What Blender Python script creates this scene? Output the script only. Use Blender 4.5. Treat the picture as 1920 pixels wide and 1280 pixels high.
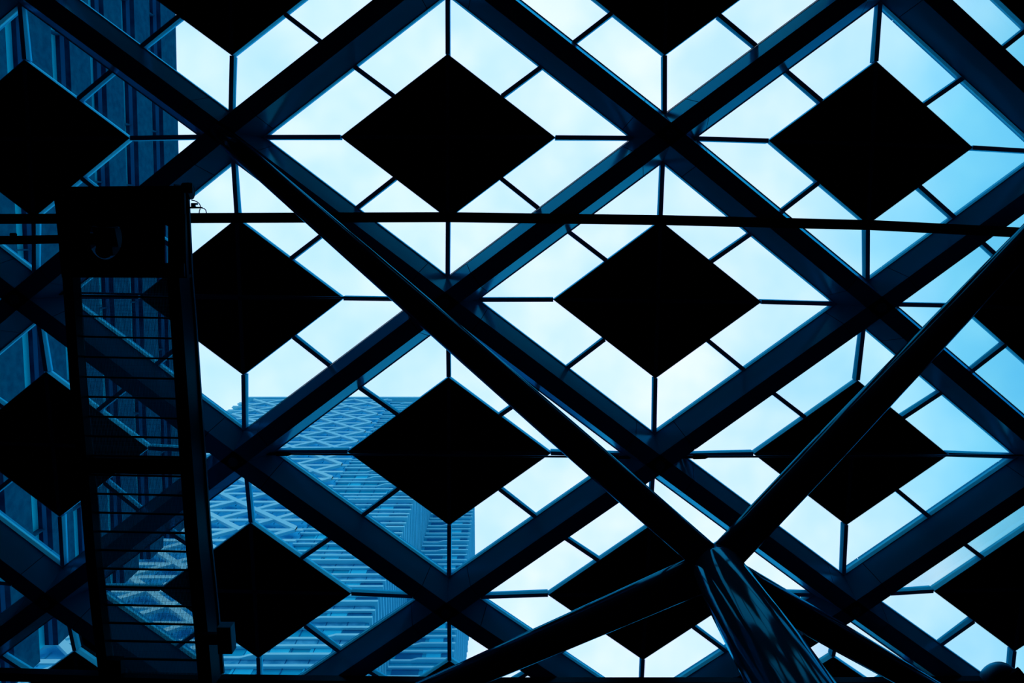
import bpy, bmesh, math, random
from mathutils import Vector, Matrix
random.seed(7)
for o in list(bpy.data.objects): bpy.data.objects.remove(o)
SC = bpy.context.scene
COL = SC.collection

# ------------------------------------------------------------------ camera, world, light, exposure
F = 1400.0                      # focal length in pixels of the 1920 px frame
EYE = 1.6                       # camera height; all heights below are measured from the eye
TH = math.atan((640 - 420) / F)
CT, ST = math.cos(TH), math.sin(TH)
cam = bpy.data.cameras.new('camera')
cam.sensor_width = 36.0; cam.lens = F / 1920 * 36; cam.clip_end = 2000; cam.clip_start = .05
camo = bpy.data.objects.new('camera', cam); COL.objects.link(camo)
M = Matrix(((1, 0, 0, 0), (0, -CT, -ST, 0), (0, ST, -CT, EYE), (0, 0, 0, 1)))
camo.matrix_world = M
SC.camera = camo

SC.view_settings.view_transform = 'Standard'
SC.view_settings.look = 'None'
SC.view_settings.exposure = 0.0
SC.view_settings.gamma = 1.0
SC.view_settings.use_curve_mapping = False

W = bpy.data.worlds.new('overcast_sky'); SC.world = W; W.use_nodes = True
nt = W.node_tree; nt.nodes.clear(); L = nt.links.new
def N(t, **k):
    n = nt.nodes.new(t)
    for a, b in k.items(): setattr(n, a, b)
    return n
tc = N('ShaderNodeTexCoord'); sp = N('ShaderNodeSeparateXYZ'); L(tc.outputs['Generated'], sp.inputs[0])
def ramp(inp, stops, interp='EASE'):
    r = N('ShaderNodeValToRGB'); r.color_ramp.interpolation = interp
    el = r.color_ramp.elements
    el[0].position, el[0].color = stops[0][0], (*stops[0][1], 1)
    el[1].position, el[1].color = stops[-1][0], (*stops[-1][1], 1)
    for p, c in stops[1:-1]:
        e = el.new(p); e.color = (*c, 1)
    L(inp, r.inputs[0]); return r
# the overcast thins towards +X: pale in the middle, bluer at that side
mx = N('ShaderNodeMath', operation='MULTIPLY_ADD'); L(sp.outputs[0], mx.inputs[0]); mx.inputs[1].default_value = .5; mx.inputs[2].default_value = .5
nz = N('ShaderNodeTexNoise'); nz.inputs['Scale'].default_value = 3.2; nz.inputs['Detail'].default_value = 2.5; L(tc.outputs['Generated'], nz.inputs['Vector'])
ad = N('ShaderNodeMath', operation='MULTIPLY_ADD'); L(nz.outputs[0], ad.inputs[0]); ad.inputs[1].default_value = .16; L(mx.outputs[0], ad.inputs[2])
r1 = ramp(ad.outputs[0], [(.3, (.74, 1.0, 1.25)), (.70, (.88, 1.03, 1.27)), (.765, (.72, .97, 1.16)), (.805, (.44, .86, 1.08)), (.84, (.24, .74, 1.0)), (.88, (.13, .61, .95)), (1, (.1, .5, .88))], 'LINEAR')
nz2 = N('ShaderNodeTexNoise'); nz2.inputs['Scale'].default_value = 7.5; nz2.inputs['Detail'].default_value = 2; L(tc.outputs['Generated'], nz2.inputs['Vector'])
r2 = ramp(nz2.outputs[0], [(.36, (.88, .96, .99)), (.64, (1.08, 1.03, 1.02))])
mul = N('ShaderNodeMix', data_type='RGBA', blend_type='MULTIPLY'); mul.inputs[0].default_value = 1
L(r1.outputs[0], mul.inputs[6]); L(r2.outputs[0], mul.inputs[7])
# the city shuts out the low sky
r3 = ramp(sp.outputs[2], [(.0, (.06, .10, .14)), (.04, (.3, .4, .5)), (.16, (1, 1, 1))])
mul2 = N('ShaderNodeMix', data_type='RGBA', blend_type='MULTIPLY'); mul2.inputs[0].default_value = 1
L(mul.outputs[2], mul2.inputs[6]); L(r3.outputs[0], mul2.inputs[7])
bg = N('ShaderNodeBackground'); L(mul2.outputs[2], bg.inputs[0]); bg.inputs[1].default_value = 1.0
wo = N('ShaderNodeOutputWorld'); L(bg.outputs[0], wo.inputs[0])

# ------------------------------------------------------------------ materials
TINT = (.02, .58, 1.0)
def mat(name, col, rough=.5, metal=0., spec=.5, noise=None, bump=None):
    """blue lacquer: a diffuse base under a tinted glossy coat"""
    m = bpy.data.materials.new(name); m.use_nodes = True
    t = m.node_tree; t.nodes.clear(); A = t.nodes.new; K = t.links.new
    out = A('ShaderNodeOutputMaterial'); df = A('ShaderNodeBsdfDiffuse'); gs = A('ShaderNodeBsdfGlossy'); mx_ = A('ShaderNodeMixShader')
    df.inputs['Color'].default_value = (*col, 1); gs.inputs['Color'].default_value = (*TINT, 1); gs.inputs['Roughness'].default_value = rough
    fr_ = A('ShaderNodeFresnel'); fr_.inputs['IOR'].default_value = 1.5
    ml = A('ShaderNodeMath'); ml.operation = 'MULTIPLY_ADD'; ml.inputs[1].default_value = min(1, spec * 1.6); ml.inputs[2].default_value = metal * .6; ml.use_clamp = True
    K(fr_.outputs[0], ml.inputs[0]); K(ml.outputs[0], mx_.inputs[0]); K(df.outputs[0], mx_.inputs[1]); K(gs.outputs[0], mx_.inputs[2]); K(mx_.outputs[0], out.inputs[0])
    tcn = A('ShaderNodeTexCoord')
    if noise:
        sc, c2, det = noise
        n = A('ShaderNodeTexNoise'); n.inputs['Scale'].default_value = sc; n.inputs['Detail'].default_value = det
        K(tcn.outputs['Object'], n.inputs['Vector'])
        r = A('ShaderNodeValToRGB'); r.color_ramp.elements[0].position = .35; r.color_ramp.elements[1].position = .65
        r.color_ramp.elements[0].color = (*col, 1); r.color_ramp.elements[1].color = (*c2, 1)
        K(n.outputs[0], r.inputs[0]); K(r.outputs[0], df.inputs['Color'])
    if bump:
        sc, st, stretch = bump
        mp = A('ShaderNodeMapping'); mp.inputs['Scale'].default_value = stretch
        K(tcn.outputs['Object'], mp.inputs[0])
        n = A('ShaderNodeTexNoise'); n.inputs['Scale'].default_value = sc; n.inputs['Detail'].default_value = 3
        K(mp.outputs[0], n.inputs['Vector'])
        bp = A('ShaderNodeBump'); bp.inputs['Strength'].default_value = st; bp.inputs['Distance'].default_value = .02
        K(n.outputs[0], bp.inputs['Height'])
        for x in (gs, df, fr_): K(bp.outputs[0], x.inputs['Normal'])
    return m
MT = {}
MT['beam'] = mat('navy_satin_steel', (.002, .24, .45), .16, 0, .55, noise=(1.3, (.003, .235, .46), 2))
MT['mull'] = mat('blue_mullion_paint', (.01, .42, .68), .4, 0, .35, noise=(3, (.012, .45, .72), 2))
MT['frame'] = mat('blue_coated_aluminium', (.03, .54, .78), .4, 0, .4, noise=(3, (.035, .57, .82), 2))
MT['panel'] = mat('matt_black_panel', (.0012, .002, .005), .7, 0, .1, noise=(2, (.0016, .003, .007), 2))
MT['rib'] = mat('black_panel_rib', (.01, .05, .09), .5, 0, .3, noise=(4, (.012, .055, .10), 2))
MT['tube'] = mat('gloss_navy_paint', (.002, .025, .06), .10, 0, .8, noise=(1, (.003, .03, .07), 2), bump=(1.6, .12, (1, 1, .5)))
MT['trunk'] = mat('gloss_navy_paint_rippled', (.002, .05, .11), .07, 0, .9, noise=(1, (.003, .06, .13), 2), bump=(1.7, .55, (1, 1, .32)))
MT['dark'] = mat('black_steel', (.0010, .004, .011), .4, 0, .12, noise=(3, (.002, .006, .015), 2))
MT['galv'] = mat('dark_galvanised_wire', (.008, .22, .40), .5, 0, .3, noise=(5, (.009, .25, .45), 2))
MT['rod'] = mat('brushed_steel_rod', (.004, .02, .05), .5, .05, .3, noise=(6, (.005, .025, .06), 2))
MT['cap'] = mat('blue_grey_cap', (.01, .10, .17), .5, 0, .4, noise=(5, (.012, .12, .19), 2))
MT['box'] = mat('navy_case', (.004, .03, .075), .5, 0, .4, noise=(5, (.005, .04, .09), 2))
MT['floor'] = mat('dark_stone_floor', (.004, .006, .010), .6, 0, .2, noise=(.7, (.006, .009, .014), 4))
MT['wall'] = mat('dark_plaster', (.003, .005, .009), .8, 0, .1, noise=(.9, (.004, .007, .012), 4))
MT['street'] = mat('street_paving', (.05, .30, .46), .9, 0, .1, noise=(.05, (.07, .34, .5), 4))
MT['ledge'] = mat('hazed_pale_ledge', (.34, .86, .94), .6, 0, .2, noise=(.3, (.38, .9, .97), 3))  # distance haze is mixed into the ledge and lattice colours
MT['lattice'] = mat('hazed_lattice_cladding', (.40, .88, .94), .6, 0, .2, noise=(.3, (.44, .9, .96), 3))
MT['tglass'] = mat('tower_glass', (.004, .36, .54), .25, 0, .5, noise=(.25, (.006, .44, .64), 3))
MT['tglass2'] = mat('sky_toned_lattice_glass', (.03, .50, .80), .2, 0, .6, noise=(.25, (.05, .60, .90), 3))  # sky reflection put into the base colour of the lattice glazing
MT['tpale'] = mat('pale_window_blind', (.02, .62, .86), .4, 0, .4, noise=(.6, (.03, .68, .9), 3))
MT['tdark'] = mat('dark_window_glass', (.003, .15, .34), .3, 0, .5, noise=(.4, (.004, .12, .27), 3))
MT['frit'] = mat('frosted_spandrel', (.02, .33, .56), .5, 0, .3, noise=(.9, (.10, .55, .78), 5))
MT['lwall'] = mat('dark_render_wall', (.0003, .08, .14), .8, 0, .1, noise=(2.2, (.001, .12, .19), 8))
MT['lbright'] = mat('sky_toned_slot_glass', (.01, .95, 1.0), .4, 0, .5, noise=(.5, (.012, .97, 1.0), 3))  # the sky mirrored in the slots is painted into this colour
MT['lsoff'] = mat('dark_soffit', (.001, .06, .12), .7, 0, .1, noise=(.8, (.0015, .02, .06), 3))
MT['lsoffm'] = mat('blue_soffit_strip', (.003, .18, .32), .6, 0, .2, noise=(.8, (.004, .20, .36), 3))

g = bpy.data.materials.new('clear_roof_glass'); g.use_nodes = True; t = g.node_tree; t.nodes.clear()
o_ = t.nodes.new('ShaderNodeOutputMaterial'); tr = t.nodes.new('ShaderNodeBsdfTransparent'); gl = t.nodes.new('ShaderNodeBsdfGlossy')
fr = t.nodes.new('ShaderNodeFresnel'); mxs = t.nodes.new('ShaderNodeMixShader')
geo = t.nodes.new('ShaderNodeNewGeometry'); tn = t.nodes.new('ShaderNodeTexNoise'); tn.inputs['Scale'].default_value = .9
t.links.new(geo.outputs['Position'], tn.inputs['Vector'])
rr = t.nodes.new('ShaderNodeValToRGB'); rr.color_ramp.elements[0].color = (.88, .96, 1, 1); rr.color_ramp.elements[1].color = (.97, .99, 1, 1)
rr.color_ramp.elements[0].position = .35; rr.color_ramp.elements[1].position = .65
t.links.new(tn.outputs[0], rr.inputs[0]); t.links.new(rr.outputs[0], tr.inputs[0])
gl.inputs['Roughness'].default_value = .0; gl.inputs['Color'].default_value = (.9, .97, 1, 1); fr.inputs['IOR'].default_value = 1.3
t.links.new(fr.outputs[0], mxs.inputs[0]); t.links.new(tr.outputs[0], mxs.inputs[1]); t.links.new(gl.outputs[0], mxs.inputs[2]); t.links.new(mxs.outputs[0], o_.inputs[0])
MT['glass'] = g

# ------------------------------------------------------------------ helpers
def tag(o, label=None, cat=None, group=None, kind=None):
    for k, v in (('label', label), ('category', cat), ('group', group), ('kind', kind)):
        if v: o[k] = v
    return o
def empty(name, loc):
    o = bpy.data.objects.new(name, None); COL.objects.link(o); o.location = (loc[0], loc[1], loc[2] + EYE)
    o.empty_display_size = .2
    bpy.context.view_layer.update() if False else None
    return o
class MB:
    """collects shapes in eye-relative coordinates, links them as one object"""
    def __init__(s): s.v = []; s.f = []; s.mi = []; s.sm = []; s.cur = 0
    def add(s, vs, fs, smooth=False):
        b = len(s.v); s.v += [tuple(v) for v in vs]
        for f in fs: s.f.append([i + b for i in f]); s.mi.append(s.cur); s.sm.append(smooth)
    def prism(s, poly, z0, z1):
        """poly: XY points; z0/z1 numbers or per-point lists"""
        n = len(poly)
        za = z0 if isinstance(z0, (list, tuple)) else [z0] * n
        zb = z1 if isinstance(z1, (list, tuple)) else [z1] * n
        vs = [(p[0], p[1], a) for p, a in zip(poly, za)] + [(p[0], p[1], a) for p, a in zip(poly, zb)]
        s.add(vs, [list(range(n))[::-1], [n + i for i in range(n)]] + [[i, (i + 1) % n, n + (i + 1) % n, n + i] for i in range(n)])
    def box(s, x0, x1, y0, y1, z0, z1): s.prism([(x0, y0), (x1, y0), (x1, y1), (x0, y1)], z0, z1)
    def bar(s, p, q, w, za, zb=None, h=None):
        """flat bar in plan from p to q, width w; za=(bottom at p, bottom at q), zb tops"""
        d = Vector((q[0] - p[0], q[1] - p[1])); n = Vector((-d.y, d.x)).normalized() * w / 2
        poly = [(p[0] - n.x, p[1] - n.y), (q[0] - n.x, q[1] - n.y), (q[0] + n.x, q[1] + n.y), (p[0] + n.x, p[1] + n.y)]
        s.prism(poly, [za[0], za[1], za[1], za[0]], [zb[0], zb[1], zb[1], zb[0]])
    def sweep(s, p, q, prof):
        """profile (w,z) closed polygon swept from plan point p to q"""
        d = Vector((q[0] - p[0], q[1] - p[1])).normalized(); n = Vector((-d.y, d.x)); k = len(prof)
        vs = [(c[0] + n.x * w, c[1] + n.y * w, z) for c in (p, q) for w, z in prof]
        s.add(vs, [list(range(k)), [k + i for i in range(k)][::-1]] + [[i, k + i, k + (i + 1) % k, (i + 1) % k] for i in range(k)])
    def tube(s, pts, rad, n=24, cap=True, smooth=True):
        pts = [Vector(p) for p in pts]; rings = []
        rad = rad if isinstance(rad, (list, tuple)) else [rad] * len(pts)
        ref = None; b = []
        for i, p in enumerate(pts):
            d = ((pts[min(i + 1, len(pts) - 1)] - pts[max(i - 1, 0)])).normalized()
            if ref is None: ref = d.orthogonal().normalized()
            ref = (ref - d * ref.dot(d)).normalized(); c = d.cross(ref)
            b += [p + (ref * math.cos(a) + c * math.sin(a)) * rad[i] for a in [2 * math.pi * k / n for k in range(n)]]
        fs = []
        for i in range(len(pts) - 1):
            for k in range(n): fs.append([i * n + k, i * n + (k + 1) % n, (i + 1) * n + (k + 1) % n, (i + 1) * n + k])
        s.add(b, fs, smooth)
        if cap:
            m = len(b); s.add(b, [list(range(n))[::-1], [m - n + k for k in range(n)]])
    def build(s, name, mats, parent=None, bevel=None):
        mats = mats if isinstance(mats, (list, tuple)) else [mats]
        me = bpy.data.meshes.new(name)
        off = Vector((0, 0, EYE))
        p_ = parent
        while p_ is not None: off = off - Vector(p_.location); p_ = p_.parent
        org = Vector((0, 0, 0))
        if parent is None:
            xs = [v[0] for v in s.v]; ys = [v[1] for v in s.v]; zs = [v[2] for v in s.v]
            org = Vector(((min(xs) + max(xs)) / 2, (min(ys) + max(ys)) / 2, min(zs) + EYE))
        me.from_pydata([Vector(v) + off - org for v in s.v], [], s.f)
        for m in mats: me.materials.append(MT[m])
        for p, mi, sm in zip(me.polygons, s.mi, s.sm): p.material_index = mi; p.use_smooth = sm
        bm = bmesh.new(); bm.from_mesh(me); bmesh.ops.remove_doubles(bm, verts=bm.verts, dist=1e-5)
        bmesh.ops.recalc_face_normals(bm, faces=bm.faces); bm.to_mesh(me); bm.free()
        o = bpy.data.objects.new(name, me); COL.objects.link(o); o.location = org
        if parent is not None: o.parent = parent
        if bevel:
            md = o.modifiers.new('bevel', 'BEVEL'); md.width = bevel; md.segments = 2; md.limit_method = 'ANGLE'
        return o
def up(px, py, z):
    d = (px - 960., ST * F - CT * (640 - py), CT * F + ST * (640 - py))
    return (d[0] / d[2] * z, d[1] / d[2] * z)
def up3(px, py, z): return (*up(px, py, z), z)

# ------------------------------------------------------------------ roof lattice: plan position of lattice point (h, v)
CF = [[-1.19083, 1.38044], [-0.02706, 2.96362], [0.00226, 0.01723], [-0.00111, -0.01274], [3.9194, 0.02528], [0.0204, 0.01168], [-0.01134, -0.00576], [0.01621, 0.00256], [0.00306, -0.01631], [-0.01961, 0.00317]]
EX = [(i, j) for i in range(4) for j in range(4 - i)]
def P(h, v): return Vector((sum(c[0] * h**i * v**j for c, (i, j) in zip(CF, EX)), sum(c[1] * h**i * v**j for c, (i, j) in zip(CF, EX))))
ZB, ZN, ZP = 13.2, 13.86, 14.0          # beam soffit, glass at the beams, glass at the black panels
CELLS = [(-1, -2), (1, -2), (3, -2), (-2, -1), (0, -1), (2, -1), (-3, 0), (-1, 0), (1, 0), (3, 0), (-2, 1), (0, 1), (2, 1), (-3, 2), (-1, 2), (1, 2), (3, 2), (-2, 3), (0, 3), (2, 3)]
ORD = ['first', 'second', 'third', 'fourth']
ROW = ['top', 'second', 'third', 'fourth', 'fifth', 'bottom']
def cname(c):
    row = sorted(x for x in CELLS if x[1] == c[1])
    return '%s skylight of the %s row' % (ORD[row.index(c)], ROW[c[1] + 2])
def inset(q, d):
    """inset a plan quad by d"""
    n = len(q); out = []
    cen = sum(q, Vector((0, 0))) / n
    def line(i):
        a, b = q[i], q[(i + 1) % n]; t = (b - a).normalized(); nn = Vector((-t.y, t.x))
        if nn.dot(cen - a) < 0: nn = -nn
        return a + nn * d, t
    for i in range(n):
        a, t = line(i - 1); b, u = line(i)
        k = ((b - a).x * u.y - (b - a).y * u.x) / (t.x * u.y - t.y * u.x)
        out.append(a + t * k)
    return out
extra = {(-1, -2): 'cut by the top edge, tower corner behind its glass', (1, -2): 'black diamond cut by the top edge, only sky behind',
         (3, -2): 'mostly outside the frame in the top right corner', (-2, -1): 'dark tower behind its glass', (0, -1): 'whole bright diamond above the long rail',
         (2, -1): 'whole bright diamond at upper right', (-3, 0): 'only its right tip in view at the left edge', (-1, 0): 'left tip behind the gantry grating',
         (1, 0): 'unobstructed bright diamond in the middle', (3, 0): 'crossed by a tube at the right edge', (-2, 1): 'dark tower behind, right side behind gantry',
         (0, 1): 'long tube across it, lattice tower behind', (2, 1): 'tube crossing its black panel', (-3, 2): 'small right tip in view at lower left edge',
         (-1, 2): 'lattice tower behind, partly hidden by gantry', (1, 2): 'black panel crossed by two branches', (3, 2): 'black panel cut by the right edge',
         (-2, 3): 'its top tip beside the gantry foot', (0, 3): 'its top tip beneath the lower left branch', (2, 3): 'its top tip between column and branch'}
for c in CELLS:
    h, v = c
    q = [P(h - 1, v), P(h, v - 1), P(h + 1, v), P(h, v + 1)]                    # left, top, right, bottom nodes
    pq = [P(h - .5, v), P(h, v - .5), P(h + .5, v), P(h, v + .5)]               # panel corners
    cen = P(h, v)
    sk = empty('skylight', (cen.x, cen.y, ZP))
    i1, i2 = inset(q, .332), inset(q, .346)
    tag(sk, '%s, %s' % (cname(c), extra[c]), 'skylight', 'diamond skylights of the glass roof')
    m = MB()
    for k in range(4):
        a, b, cc, d = i1[k], i1[(k + 1) % 4], i2[(k + 1) % 4], i2[k]
        m.prism([a, b, cc, d], ZN - .10, ZN + .06)
    m.build('edge_frame', 'frame', sk)
    gi = inset(q, .34); po = inset(pq, .0)
    for k in range(4):
        k2 = (k + 1) % 4
        sm, pm = (gi[k] + gi[k2]) / 2, (pq[k] + pq[k2]) / 2
        ins = inset(pq, .03)
        for A, B, C_, D in ((gi[k], sm, (ins[k] + ins[k2]) / 2, ins[k]), (sm, gi[k2], ins[k2], (ins[k] + ins[k2]) / 2)):
            m = MB(); m.prism([A, B, C_, D], [ZN, ZN, ZP, ZP], [ZN + .012, ZN + .012, ZP + .012, ZP + .012]); m.build('glass_pane', 'glass', sk)
        m = MB(); m.bar(gi[k], pq[k], .078, (ZN - .09, ZP - .12), (ZN + .05, ZP + .05)); m.build('corner_mullion', 'mull', sk)
        m = MB(); m.bar(sm, pm, .078, (ZN - .09, ZP - .12), (ZN + .05, ZP + .05)); m.build('middle_mullion', 'mull', sk)
    m = MB(); pi = inset(pq, .07)
    for k in range(4):
        k2 = (k + 1) % 4; m.prism([pq[k], pq[k2], pi[k2], pi[k]], ZP - .12, ZP + .06)
    m.build('panel_frame', 'frame', sk)
    m = MB(); pj = inset(pq, .012); m.prism(pj, ZP - .122, ZP - .02); bp_ = m.build('black_panel', 'panel', sk)
    for a, b in ((0, 2), (1, 3)):
        m = MB(); m.bar(pi[a], pi[b], .07, (ZP - .135, ZP - .135), (ZP - .10, ZP - .10)); m.build('panel_rib', 'rib', bp_)

# beams and their crossings
PROF = [(-.155, ZB), (.155, ZB), (.33, 13.76), (.33, 14.0), (-.33, 14.0), (-.33, 13.76)]
def scaled(k): return [(w * k, ZB + (1 - k) * .25 + (z - ZB) * k if z < 13.9 else z - .03) for w, z in PROF]
ARM = .68
edges = {}; nodes = {}
SIDE = ['upper left', 'upper right', 'lower right', 'lower left']
for c in CELLS:
    h, v = c; q = [(h - 1, v), (h, v - 1), (h + 1, v), (h, v + 1)]
    for k in range(4):
        key = tuple(sorted((q[k], q[(k + 1) % 4])))
        edges.setdefault(key, (c, SIDE[k]))
        nodes.setdefault(q[k], (c, ['left', 'top', 'right', 'bottom'][k]))
for (a, b), (c, side) in edges.items():
    A, B = P(*a), P(*b); d = (B - A).normalized()
    m = MB(); m.sweep(A + d * (ARM + .012), B - d * (ARM + .012), PROF)
    o = m.build('roof_beam', 'beam')
    tag(o, 'dark steel beam, %s edge of the %s' % (side, cname(c)), 'beam', 'diagonal beams of the roof grid', 'thing')
for nd, (c, where) in nodes.items():
    A = P(*nd); root = empty('beam_crossing', (A.x, A.y, ZB))
    tag(root, 'round-capped steel crossing, %s corner of the %s' % (where, cname(c)), 'beam joint', 'crossings of the roof grid')
    nbs = [(-1, -1), (1, -1), (1, 1), (-1, 1)]
    hub = MB()
    for dx, dy in nbs:
        B = P(nd[0] + dx, nd[1] + dy); d = (B - A).normalized()
        m = MB(); m.sweep(A, A + d * ARM, PROF); m.build('arm', 'beam', root)
        hub.sweep(A + d * (ARM - .1), A + d * (ARM + .12), scaled(.95))
    hub.build('seam_light_stop', 'dark', root)  # core added inside the seams so no sky light leaks through
    m = MB(); m.tube([(A.x, A.y, ZB - .035), (A.x, A.y, ZB + .02)], .135, 32, smooth=False); cr_ = m.build('cap_ring', 'dark', root)
    m = MB(); m.tube([(A.x, A.y, ZB - .05), (A.x, A.y, ZB + .02)], [.088, .10], 32, smooth=False); m.build('cap', 'cap', cr_)

# ------------------------------------------------------------------ tree column
J = Vector(up3(1343, 1062, 9.15))
tree = empty('branching_column', (J.x, J.y, -EYE))
tag(tree, 'glossy dark blue steel column splitting into four round branches below the roof', 'column')
Pn = P(1, 1)
m = MB()
base = Vector((J.x + .02, J.y - .03, -EYE + .02))
tp = J + Vector((0, 0, .10))
pts = [base, Vector((base.x, base.y, 2)), Vector((J.x + .01, J.y - .02, 7)), J + Vector((0, 0, -.9)), J + Vector((0, 0, -.15)), tp]
m.tube(pts, [.43, .42, .375, .345, .325, .27], 64)
m.build('trunk', 'trunk', tree)
def branch(stations, end):
    """stations: (px, radius) along the image line from J to end"""
    E_ = Vector(up3(*end)); pts, rad = [], []
    n = 14
    for i in range(n + 1):
        t = i / n; pts.append(J.lerp(E_, t))
    e_x = end[0]
    for i, p in enumerate(pts):
        fwd = ST * p.y + CT * p.z; px = 960 + F * p.x / fwd
        s_ = abs(px - 1343) / abs(e_x - 1343)
        r = stations[-1][1]
        for (a, ra), (b, rb) in zip(stations, stations[1:]):
            if a <= s_ <= b: r = ra + (rb - ra) * (s_ - a) / (b - a)
        rad.append(r)
    m = MB(); m.tube(pts, rad, 48); return m.build('branch', 'tube', tree)
branch([(0, .205), (.3, .217), (.55, .208), (.8, .185), (.97, .165), (1, .12)], (405, 243, 13.19))
branch([(0, .21), (.3, .226), (.6, .212), (.75, .20), (.97, .17), (1, .13)], (2085, 279, 13.19))
branch([(0, .24), (.1, .24), (.4, .23), (.67, .21), (.97, .17), (1, .13)], (475, 1440, 13.19))
branch([(0, .215), (.4, .215), (.6, .20), (.97, .165), (1, .12)], (1935, 1402, 13.19))

# ------------------------------------------------------------------ gantry rails, tie rods
for k, (pts, lab) in enumerate(((((-420, 413), (-160, 411), (400, 408.5), (836, 407), (1244, 412.5), (1640, 422), (1900, 435), (2120, 449), (2500, 476)), 'long dark flat rail crossing the upper half of the roof below the beams'),
                   (((-420, 1262), (0, 1269), (416, 1281), (900, 1287), (1600, 1287), (1850, 1284), (2450, 1272)), 'long dark flat rail along the bottom edge of the picture'))):
    z = 13.02; m = MB(); w = .172
    pl = [Vector(up(x, y, z)) for x, y in pts]
    L_ = []; R_ = []
    for i, p in enumerate(pl):
        d = (pl[min(i + 1, len(pl) - 1)] - pl[max(i - 1, 0)]).normalized(); n_ = Vector((-d.y, d.x)) * w / 2
        L_.append(p - n_); R_.append(p + n_)
    for i in range(len(pl) - 1): m.prism([L_[i], L_[i + 1], R_[i + 1], R_[i]], z, z + .17)
    o = m.build('ceiling_rail', 'dark'); tag(o, lab, 'rail')
def rod(x0, x1, y0, y1, lab):
    z = 13.62; a, b = Vector(up3(x0, y0, z)), Vector(up3(x1, y1, z))
    root = empty('tie_rod', tuple((a + b) / 2)); tag(root, lab, 'tie rod', 'thin tie rods between beam crossings')
    m = MB(); m.tube([a, b], .018, 12); m.build('rod', 'rod', root)
    d = (b - a).normalized()
    for p, s_ in ((a, 1), (b, -1)):
        m = MB(); o = d * s_
        for k in (-1, 1):
            m.tube([p + o * .02 + Vector((0, .0, 0)), p + o * .05 + Vector((0, .028 * k, 0)), p + o * .26 + Vector((0, .028 * k, 0)), p + o * .33], [.02, .017, .013, .015], 8)
        m.build('turnbuckle', 'dark', root)
        m = MB(); m.tube([p - o * .18, p + o * .05], [.03, .03], 10); m.build('fork_end', 'rod', root)
rod(514, 1164, 850.5, 857, 'thin steel tie rod under the second skylight in fourth row, lattice tower behind')
rod(1296, 1990, 856.5, 853, 'thin steel tie rod under the third skylight in fourth row, right of column branches')
rod(88, 768, 548, 560, 'thin tie rod under the third row skylight behind the gantry')

# ------------------------------------------------------------------ maintenance gantry
G0 = up(250, 900, 11.8)
gan = empty('maintenance_gantry', (*G0, 11.8))
tag(gan, 'dark hanging maintenance gantry with wire grating floor at the left', 'gantry')
def pxpoly(pts, z): return [Vector(up(x, y, z)) for x, y in pts]
z = 11.8
m = MB()                                                   # right side rail
bl = [(305, 345), (313, 520), (320, 608), (334.7, 830), (349, 1031), (363, 1170), (373, 1290)]
br = [(x + 22 + (y - 345) * .004, y) for x, y in bl]
A, B = pxpoly(bl, z), pxpoly(br, z)
A[0] = Vector(up(326, 345, z))
for i in range(len(A) - 1): m.prism([A[i], A[i + 1], B[i + 1], B[i]], z, z + .46)
sr_ = m.build('side_rail', 'dark', gan)
m = MB()                                                   # top flange of the right rail, its lit edge put into a lighter colour
for i in range(len(A) - 1): m.prism([B[i], B[i + 1], B[i + 1] + Vector((.03, 0)), B[i] + Vector((.03, 0))], z + .42, z + .47)
m.build('rail_flange', 'box', sr_)
m = MB()                                                   # left side rail
lo = [(104, 400), (117, 523), (131, 725), (151.5, 942), (161, 1055), (172, 1161), (188, 1290)]
lp = [(x + 19, y) for x, y in lo]
A2, B2 = pxpoly(lo, z), pxpoly(lp, z)
for i in range(len(A2) - 1): m.prism([A2[i], A2[i + 1], B2[i + 1], B2[i]], z, z + .22)
m.build('side_rail', 'dark', gan)
def railx(poly, y):
    for a, b in zip(poly, poly[1:]):
        if a.y <= y <= b.y: return a.x + (b.x - a.x) * (y - a.y) / (b.y - a.y)
    return poly[0].x if y < poly[0].y else poly[-1].x
ys = up(250, 592, 12.0)[1]; ye = up(250, 1232, 12.0)[1]; st = (ye - ys) / 18
yA, yB = up(250, 500, 12)[1], up(250, 1285, 12)[1]
for i in range(-2, 20):
    y = ys + st * i
    if y > yB: break
    m = MB(); x0, x1 = railx(B2, y) - .02, railx(A, y) + .02
    m.prism([(x0, y - .014), (x1, y - .014 + .035), (x1, y + .014 + .035), (x0, y + .014)], 11.955, 11.985); m.build('bearer', 'dark', gan)
m = MB()                                                   # wire grating
nb = 64
for i in range(nb):
    t_ = i / (nb - 1); pts = []
    for k in range(7):
        y = yA + (yB - yA) * k / 6
        x0, x1 = railx(B2, y), railx(A, y); pts.append((x0 + (x1 - x0) * t_, y))
    for p, q_ in zip(pts, pts[1:]): m.bar(p, q_, .0045, (11.996, 11.996), (12.0, 12.0))
nw = int((yB - yA) / .0215)
for i in range(nw):
    y = yA + .0215 * i; x0, x1 = railx(B2, y), railx(A, y)
    m.box(x0, x1, y - .0016, y + .0016, 12.0, 12.003)
m.build('wire_grating', 'galv', gan)
m = MB()                                                   # broad cross beam
m.prism(pxpoly([(168, 859), (346, 862), (348, 890), (170, 887)], 11.9), 11.9, 12.02); m.build('cross_beam', 'dark', gan)
m = MB(); m.prism(pxpoly([(186, 1236), (226, 1238), (228, 1290), (190, 1290)], 11.82), 11.82, 11.95)
m.prism(pxpoly([(186, 1268), (375, 1274), (376, 1292), (190, 1288)], 11.82), 11.82, 11.95); m.build('end_plate', 'dark', gan)
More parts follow.
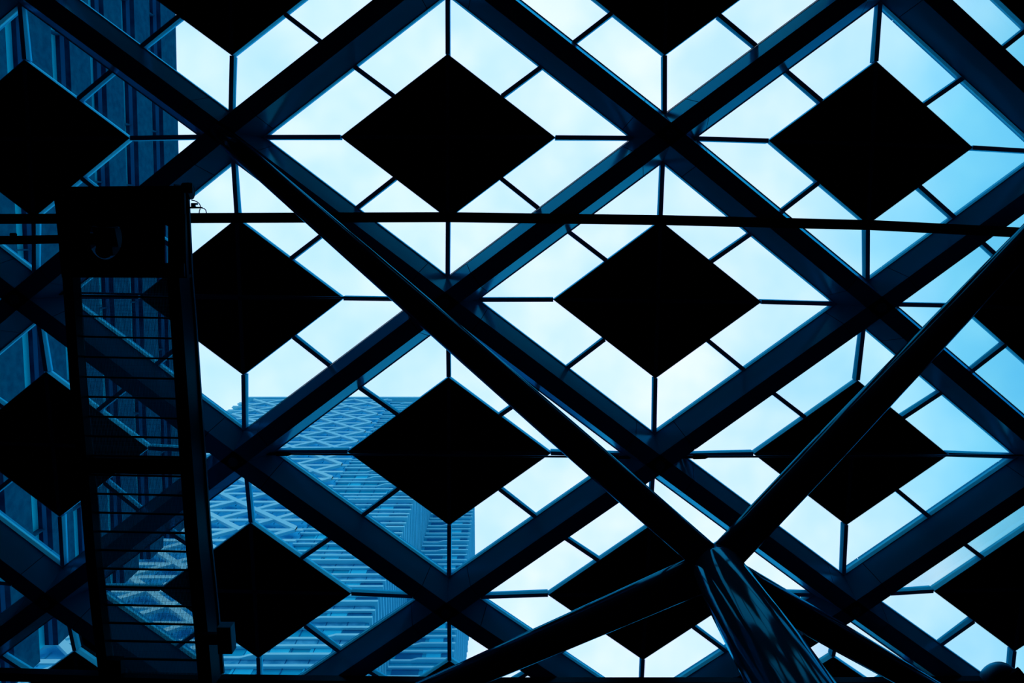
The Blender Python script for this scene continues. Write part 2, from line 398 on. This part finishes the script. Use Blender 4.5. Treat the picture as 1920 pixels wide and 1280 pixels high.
# head plate with round opening and slit
zh = 11.7
m = MB()
c0 = (196, 447); R_ = 33
sq = [(150, 400), (242, 400), (242, 494), (150, 494)]
n_ = 32
def sqpt(a):
    dx, dy = math.cos(a), math.sin(a); k = 46 / max(abs(dx), abs(dy)); return (196 + dx * k, 447 + dy * k)
for i in range(n_):
    a, b = 2 * math.pi * i / n_, 2 * math.pi * (i + 1) / n_
    ci = lambda x: (c0[0] + R_ * math.cos(x), c0[1] + (R_ + 7) * math.sin(x))
    m.prism(pxpoly([ci(a), sqpt(a), sqpt(b), ci(b)], zh), zh, zh + .06)
for poly in ([(98, 350), (345, 348), (346, 401), (105, 401)], [(105, 401), (150, 401), (150, 493), (113, 493)], [(242, 401), (306, 401), (306, 493), (242, 493)],
             [(315, 401), (347, 401), (349, 493), (315, 493)], [(113, 493), (349, 493), (351, 521), (116, 520)], [(306, 401), (315, 401), (315, 424), (306, 420)]):
    m.prism(pxpoly(poly, zh), zh, zh + .06)
m.build('head_plate', 'dark', gan)
m = MB()
for poly in ([(98, 350), (345, 348), (345, 353), (98, 355)], [(98, 350), (103, 350), (120, 520), (115, 520)], [(116, 515), (351, 515), (351, 521), (116, 520)]):
    m.prism(pxpoly(poly, zh), zh + .06, zh + .16)
m.build('head_frame', 'dark', gan)
m = MB()                                                   # drive mechanism seen through the opening
for poly in ([(168, 417), (222, 412), (224, 424), (186, 426)], [(172, 425), (215, 428), (222, 462), (180, 463)], [(186, 460), (210, 462), (212, 479), (188, 480)],
             [(160, 436), (182, 438), (182, 458), (160, 458)]):
    m.prism(pxpoly(poly, 11.85), 11.85, 12.1)
m.tube([up3(195, 470, 11.84), up3(195, 470, 12.05)], .12, 24); m.build('drive_unit', 'dark', gan)
m = MB(); m.prism(pxpoly([(-140, 443), (30, 442), (170, 439), (170, 455), (30, 458), (-140, 459)], 11.95), 11.95, 12.1); m.build('drive_arm', 'dark', gan)
m = MB(); m.tube([up3(20, 440, 11.93), up3(30, 440, 11.93)], .03, 10); m.build('arm_clamp', 'dark', gan)
m = MB(); c_ = Vector(up3(352, 358, 11.95)); m.tube([c_ + Vector((-.06, 0, 0)), c_ + Vector((.06, 0, 0))], .13, 32); m.build('trolley_wheel', 'dark', gan)
m = MB(); m.prism(pxpoly([(343, 344), (360, 344), (361, 362), (344, 362)], 11.75), 11.75, 11.8); m.build('end_cap', 'box', gan)
m = MB(); m.prism(pxpoly([(336, 494), (345, 494), (346, 519), (337, 519)], 11.66), 11.66, 11.7); m.build('hinge_block', 'box', gan)
zc = 12.25
m = MB(); m.prism(pxpoly([(355, 387.5), (376, 387.5), (378.5, 388), (379, 390.5), (355, 390.8)], zc), zc, zc + .03); m.build('sensor_bracket', 'dark', gan)
m = MB(); m.prism(pxpoly([(358, 380.5), (369.5, 380.5), (369.5, 384), (358, 384)], zc), zc, zc + .04)
m.prism(pxpoly([(358, 383), (365, 384), (366, 388), (358, 388)], zc), zc, zc + .04); m.build('connector', 'tdark', gan)
for pts in (((359, 375), (364, 375.8), (369, 378), (373, 381), (375.5, 385), (376, 388)), ((379, 390), (383, 391), (386, 394), (387.3, 400), (387.3, 404)), ((375.5, 391), (374, 395), (373.4, 400), (373, 404))):
    m = MB(); m.tube([up3(x, y, zc + .01) for x, y in pts], .008, 8); m.build('wire', 'rod', gan)
zb = 11.55                                                 # case hanging on the outer side
m = MB(); bx = pxpoly([(406, 1177), (431.5, 1177), (435, 1226), (409, 1226)], zb)
m.prism(bx, zb + .03, zb + .2); sc_ = m.build('side_case', 'box', gan)
m = MB(); m.prism(bx, zb, zb + .03); m.build('case_lid', 'dark', sc_)

m = MB(); m.prism(pxpoly([(378, 1190), (410, 1190), (412, 1210), (380, 1210)], zb + .1), zb + .12, zb + .2); m.build('case_bracket', 'dark', gan)

# lamp cut by the lower right corner
c_ = Vector(up3(1888, 1290, 12.9))
sp_ = empty('spotlight', tuple(c_)); tag(sp_, 'dark round spotlight head poking in at the bottom right corner', 'lamp')
m = MB(); m.tube([c_ + Vector((0, 0, 0)), c_ + Vector((0, 0, .08)), c_ + Vector((0, 0, .30))], [.36, .38, .36], 40); m.build('lamp_housing', 'box', sp_)
m = MB(); m.prism(pxpoly([(1864, 1281), (1911, 1252), (1950, 1300), (1900, 1330)], 12.86), 12.84, 12.9); m.build('mounting_plate', 'dark', sp_)

# ------------------------------------------------------------------ unseen hall added to keep stray light out: floor, walls, ceiling beside the skylights
H0 = -EYE
m = MB(); m.box(-22, 22, -16, 22, H0 - .2, H0); tag(m.build('floor', 'floor'), kind='structure')
for nm, a in (('unseen_wall_left', (-22.3, -22, -16, 22)), ('unseen_wall_right', (22, 22.3, -16, 22)), ('unseen_wall_front', (-22.3, 22.3, 22, 22.3)), ('unseen_wall_back', (-22.3, 22.3, -16.3, -16))):
    m = MB(); m.box(*a, H0, 14.3); tag(m.build(nm, 'wall'), kind='structure')
xa, xb, ya, yb = P(-3.55, 0).x, P(3.6, 0).x, P(0, -2.35).y, P(0, 3.5).y
m = MB()
for a in ((-22, 22, -16, ya), (-22, 22, yb, 22), (-22, xa, ya, yb), (xb, 22, ya, yb)): m.box(*a, 14.02, 14.3)
tag(m.build('ceiling', 'wall'), kind='structure')
m = MB()
for a in ((-400, -22.4, -300, 300), (22.4, 400, -300, 300), (-22.4, 22.4, -300, -16.4), (-22.4, 22.4, 22.4, 300)): m.box(*a, H0 - .4, H0 - .1)
tag(m.build('bounce_ground', 'street'), kind='structure')  # out of view, added to bounce sky light onto the tower undersides

# ------------------------------------------------------------------ lattice tower
Y0, Y1, Y2 = 48.7, 61.6, 79.2
XL, XE, XC, XW = -72.6, -33.3, -17.7, -8.78
ZT, ZW = 203.0, 162.0
tw = empty('office_tower', ((XL + XC) / 2, (Y0 + Y2) / 2, H0))
tag(tw, 'tall pale blue office tower with crossed lattice screen and stepped ledges', 'building')
m = MB(); m.prism([(XL, Y0), (XC, Y0), (XC, 110), (XL, 110)], H0, ZT); m.build('main_block', 'tglass', tw)
m = MB(); m.prism([(XC, Y1), (XW, Y1), (XW, Y2), (XC, Y2)], H0, ZW); m.build('corner_wing', 'tglass', tw)
m = MB(); m.prism([(XL, Y0 - .05), (XE, Y0 - .05), (XE, Y0), (XL, Y0)], 56, ZT); m.build('lattice_glazing', 'tglass2', tw)
FL = 4.0
nfl = int((ZT - 58) / FL)
JOG = [-26.8, -24.0, -21.2, -29.5, None, -27.5]
for k in range(nfl):
    z0 = ZT - 1.2 - FL * k
    for s_, zz, dp in ((0, z0, .42), (1, z0 - 1.72, .36)):
        m = MB(); hh = .42
        j = JOG[(k + 2) % 6] if s_ == 0 else None
        if j:
            front = [(XE - .3, Y0 - dp + .15), (j - 1.3, Y0 - dp + .15), (j + .3, Y0 - dp - .28)]
        else: front = [(XE - .3, Y0 - dp)]
        cr = XC + dp
        if zz < ZW - 1:
            wj = -13.6 if (k % 3 and s_ == 0) else None
            wf = [(cr, Y1 - dp + .12), (wj - .8, Y1 - dp + .12), (wj + .2, Y1 - dp - .15)] if wj else [(cr, Y1 - dp)]
            outer = front + [(cr, Y0 - dp - (.28 if j else 0))] + wf + [(XW + dp, Y1 - dp - (.15 if wj else 0)), (XW + dp, Y2 + dp)]
            inner = [(XW, Y2 + dp), (XW, Y1), (XC, Y1), (XC, Y0), (XE - .3, Y0)]
        else:
            outer = front + [(cr, Y0 - dp - (.28 if j else 0)), (cr, 110)]
            inner = [(XC, 110), (XC, Y0), (XE - .3, Y0)]
        # build as strips of quads: outline polygon extruded
        poly = outer + inner
        me_v = [(p[0], p[1], zz) for p in poly] + [(p[0], p[1], zz + hh) for p in poly]
        bm = bmesh.new()
        vb = [bm.verts.new((p[0], p[1], zz)) for p in poly]; vt = [bm.verts.new((p[0], p[1], zz + hh)) for p in poly]
        n = len(poly)
        fb = bm.faces.new(vb[::-1]); ft = bm.faces.new(vt)
        for i in range(n): bm.faces.new([vb[i], vb[(i + 1) % n], vt[(i + 1) % n], vt[i]])
        bm.normal_update(); bmesh.ops.triangulate(bm, faces=[fb, ft])
        idx = {v: i for i, v in enumerate(bm.verts)}
        m.add([v.co[:] for v in bm.verts], [[idx[v] for v in f.verts] for f in bm.faces]); bm.free()
        m.build('ledge', 'ledge', tw)
    # glazing between the ledges
    zA = z0 + .42; zB_ = z0 + FL - 1.72      # tall window band above the upper ledge
    if k > 0:
        rr_ = random.Random(k)
        xp = -20.6 - (k % 2) * .2
        m = MB(); m.box(xp - 2.5, xp, Y0 - .08, Y0, zA, zB_)
        if k % 3 == 1:
            x2 = -30.2 + rr_.uniform(-.5, .5)
            m.box(x2, x2 + 2.4, Y0 - .08, Y0, zA, zB_); m.box(x2 + 2.8, x2 + 5.0, Y0 - .08, Y0, zA, zB_)
        elif k % 3 == 2:
            m.box(-31, -28.6, Y0 - .08, Y0, zA, zB_)
        m.build('pale_window', 'tpale', tw)
        m = MB(); m.box(xp + .1, XC - .1, Y0 - .07, Y0, zA, zB_); m.build('dark_window', 'tdark', tw)
        m = MB(); m.box(XE, XC - .4, Y0 - .06, Y0, z0 - 1.3, z0); m.build('spandrel', 'frit', tw)
        if z0 < ZW - 4:
            m = MB(); m.box(-12.4, -10.3, Y1 - .08, Y1, zA, zB_); m.build('pale_window', 'tpale', tw)
            m = MB(); m.box(-16.8, -13, Y1 - .07, Y1, zA, zB_); m.box(-10.2, XW - .1, Y1 - .07, Y1, zA, zB_); m.build('dark_window', 'tdark', tw)
# thin vertical joints of the plain facade
m = MB()
for i in range(6): m.box(XE + 2.6 * i, XE + 2.6 * i + .1, Y0 - .1, Y0, 56, ZT)
m.build('facade_joint', 'tdark', tw)
# lattice screen
m = MB(); Wl = 9.2; yF, yK = Y0 - 1.35, Y0 - .85
def lat(xa, za, xb, zb_, t_=.60):
    yF, yK = (Y0 - 1.35, Y0 - .85) if xb > xa else (Y0 - 1.30, Y0 - .82)
    m.add([(xa, yF, za - t_), (xb, yF, zb_ - t_), (xb, yF, zb_ + t_), (xa, yF, za + t_), (xa, yK, za - t_), (xb, yK, zb_ - t_), (xb, yK, zb_ + t_), (xa, yK, za + t_)],
          [[0, 1, 2, 3], [4, 7, 6, 5], [0, 4, 5, 1], [3, 2, 6, 7], [0, 3, 7, 4], [1, 5, 6, 2]])
zap = 192.0
k0 = -40
for r in range(-3, 36):
    za = zap - FL * r
    if za > ZT - .5 or za < 58: continue
    xo = -43.3 + (Wl / 2 if r % 2 else 0)
    nmin = int((XL - xo) / Wl) - 1; nmax = int((XE - xo) / Wl) + 1
    for nn in range(nmin, nmax + 1):
        xx = xo + nn * Wl
        for sg in (-1, 1):
            xe_ = xx + sg * Wl / 2; a_, b_ = (xx, za), (xe_, za - FL)
            if min(xx, xe_) < XL - 1.5 or max(xx, xe_) > XE + 2.4: continue
            lat(a_[0], a_[1], b_[0], b_[1])
    m.box(XL - 1.2 + (za > 196) * 3, XE + .3, yF + .28, yK, za - .48, za + .34)
m.build('lattice_screen', 'lattice', tw)
m = MB(); m.box(XL - 1, XC + .4, Y0 - 1.2, Y0 + .5, ZT - .8, ZT + .25); m.build('parapet', 'ledge', tw)
m = MB(); m.box(XL, XE, Y0 - .5, Y0 - .35, 56, 57)
for r in range(-3, 36):
    za = zap - FL * r
    if za > ZT or za < 58: continue
    for i in range(17):
        xx = XL + 1.2 + 2.3 * i + (r % 2) * .6
        m.box(xx, xx + .13, Y0 - .16, Y0 - .05, za - FL + .5, za - .8)
m.build('glazing_bars', 'tglass', tw)
m = MB()
for k in range(nfl):
    z0 = ZT - 5 - FL * k; m.box(XL - 1.6 - .3 * (k % 2), XL, Y0 - .8, Y0 + 8, z0, z0 + .4); m.box(XL - 1.2, XL, Y0 - .6, Y0 + 8, z0 - 1.8, z0 - 1.4)
m.build('side_ledges', 'ledge', tw)

# ------------------------------------------------------------------ dark tower at the left
# facade plane: X = -(27.0) - .0468*Y at outer face, module 4 m, top 61.5
AX, BX, LT = 27.0, .0468, 61.5
ly0, ly1 = -70.0, (27.0 / (1.0 / 1.092 - 0)) if 0 else None
# far corner: X/Y = -1.092  ->  27 + .0468 Y = 1.092 Y
ly1 = AX / (1.092 - BX)
lt = empty('concrete_tower', (-(AX + 10), -10, H0))
tag(lt, 'dark slab tower with bright window slots filling the left side of the sky', 'building')
def fx(y, d): return -(AX + BX * y) - d
def strip(d0, d1, z0, z1, ya=None, yb=None):
    ya = ly0 if ya is None else ya; yb = ly1 if yb is None else yb
    return [(fx(ya, d0), ya), (fx(yb, d0), yb), (fx(yb, d1), yb), (fx(ya, d1), ya)], z0, z1
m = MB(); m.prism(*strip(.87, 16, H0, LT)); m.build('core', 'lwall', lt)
nm = 9
for k in range(nm):
    zw = LT - 4 * 2.09 - 4 * (k - 2)      # wall top below each slot
    zt_ = min(zw + 0, LT); zb_ = zw - 2.23
    if k < 1: zb_ = zw - 2.23; zt_ = LT
    if zb_ < 14: break
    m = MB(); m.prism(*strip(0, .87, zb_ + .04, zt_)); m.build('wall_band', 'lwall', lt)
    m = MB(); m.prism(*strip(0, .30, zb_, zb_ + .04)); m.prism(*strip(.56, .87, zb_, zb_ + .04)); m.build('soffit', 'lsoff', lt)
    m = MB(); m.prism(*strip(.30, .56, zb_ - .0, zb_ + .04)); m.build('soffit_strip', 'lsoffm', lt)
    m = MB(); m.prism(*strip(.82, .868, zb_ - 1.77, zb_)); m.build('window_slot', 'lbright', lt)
    m = MB(); yy = ly0
    while yy < ly1 - 1:
        m.prism(*strip(.4, .82, zb_ - 1.72, zb_ - .05, yy, yy + .08)); yy += 4.2
    m.build('slot_divider', 'lwall', lt)
# podium block whose lower flank shows the end wall
m = MB(); m.prism(*strip(.0, 16, H0, 14)); m.build('lower_wall', 'lwall', lt)
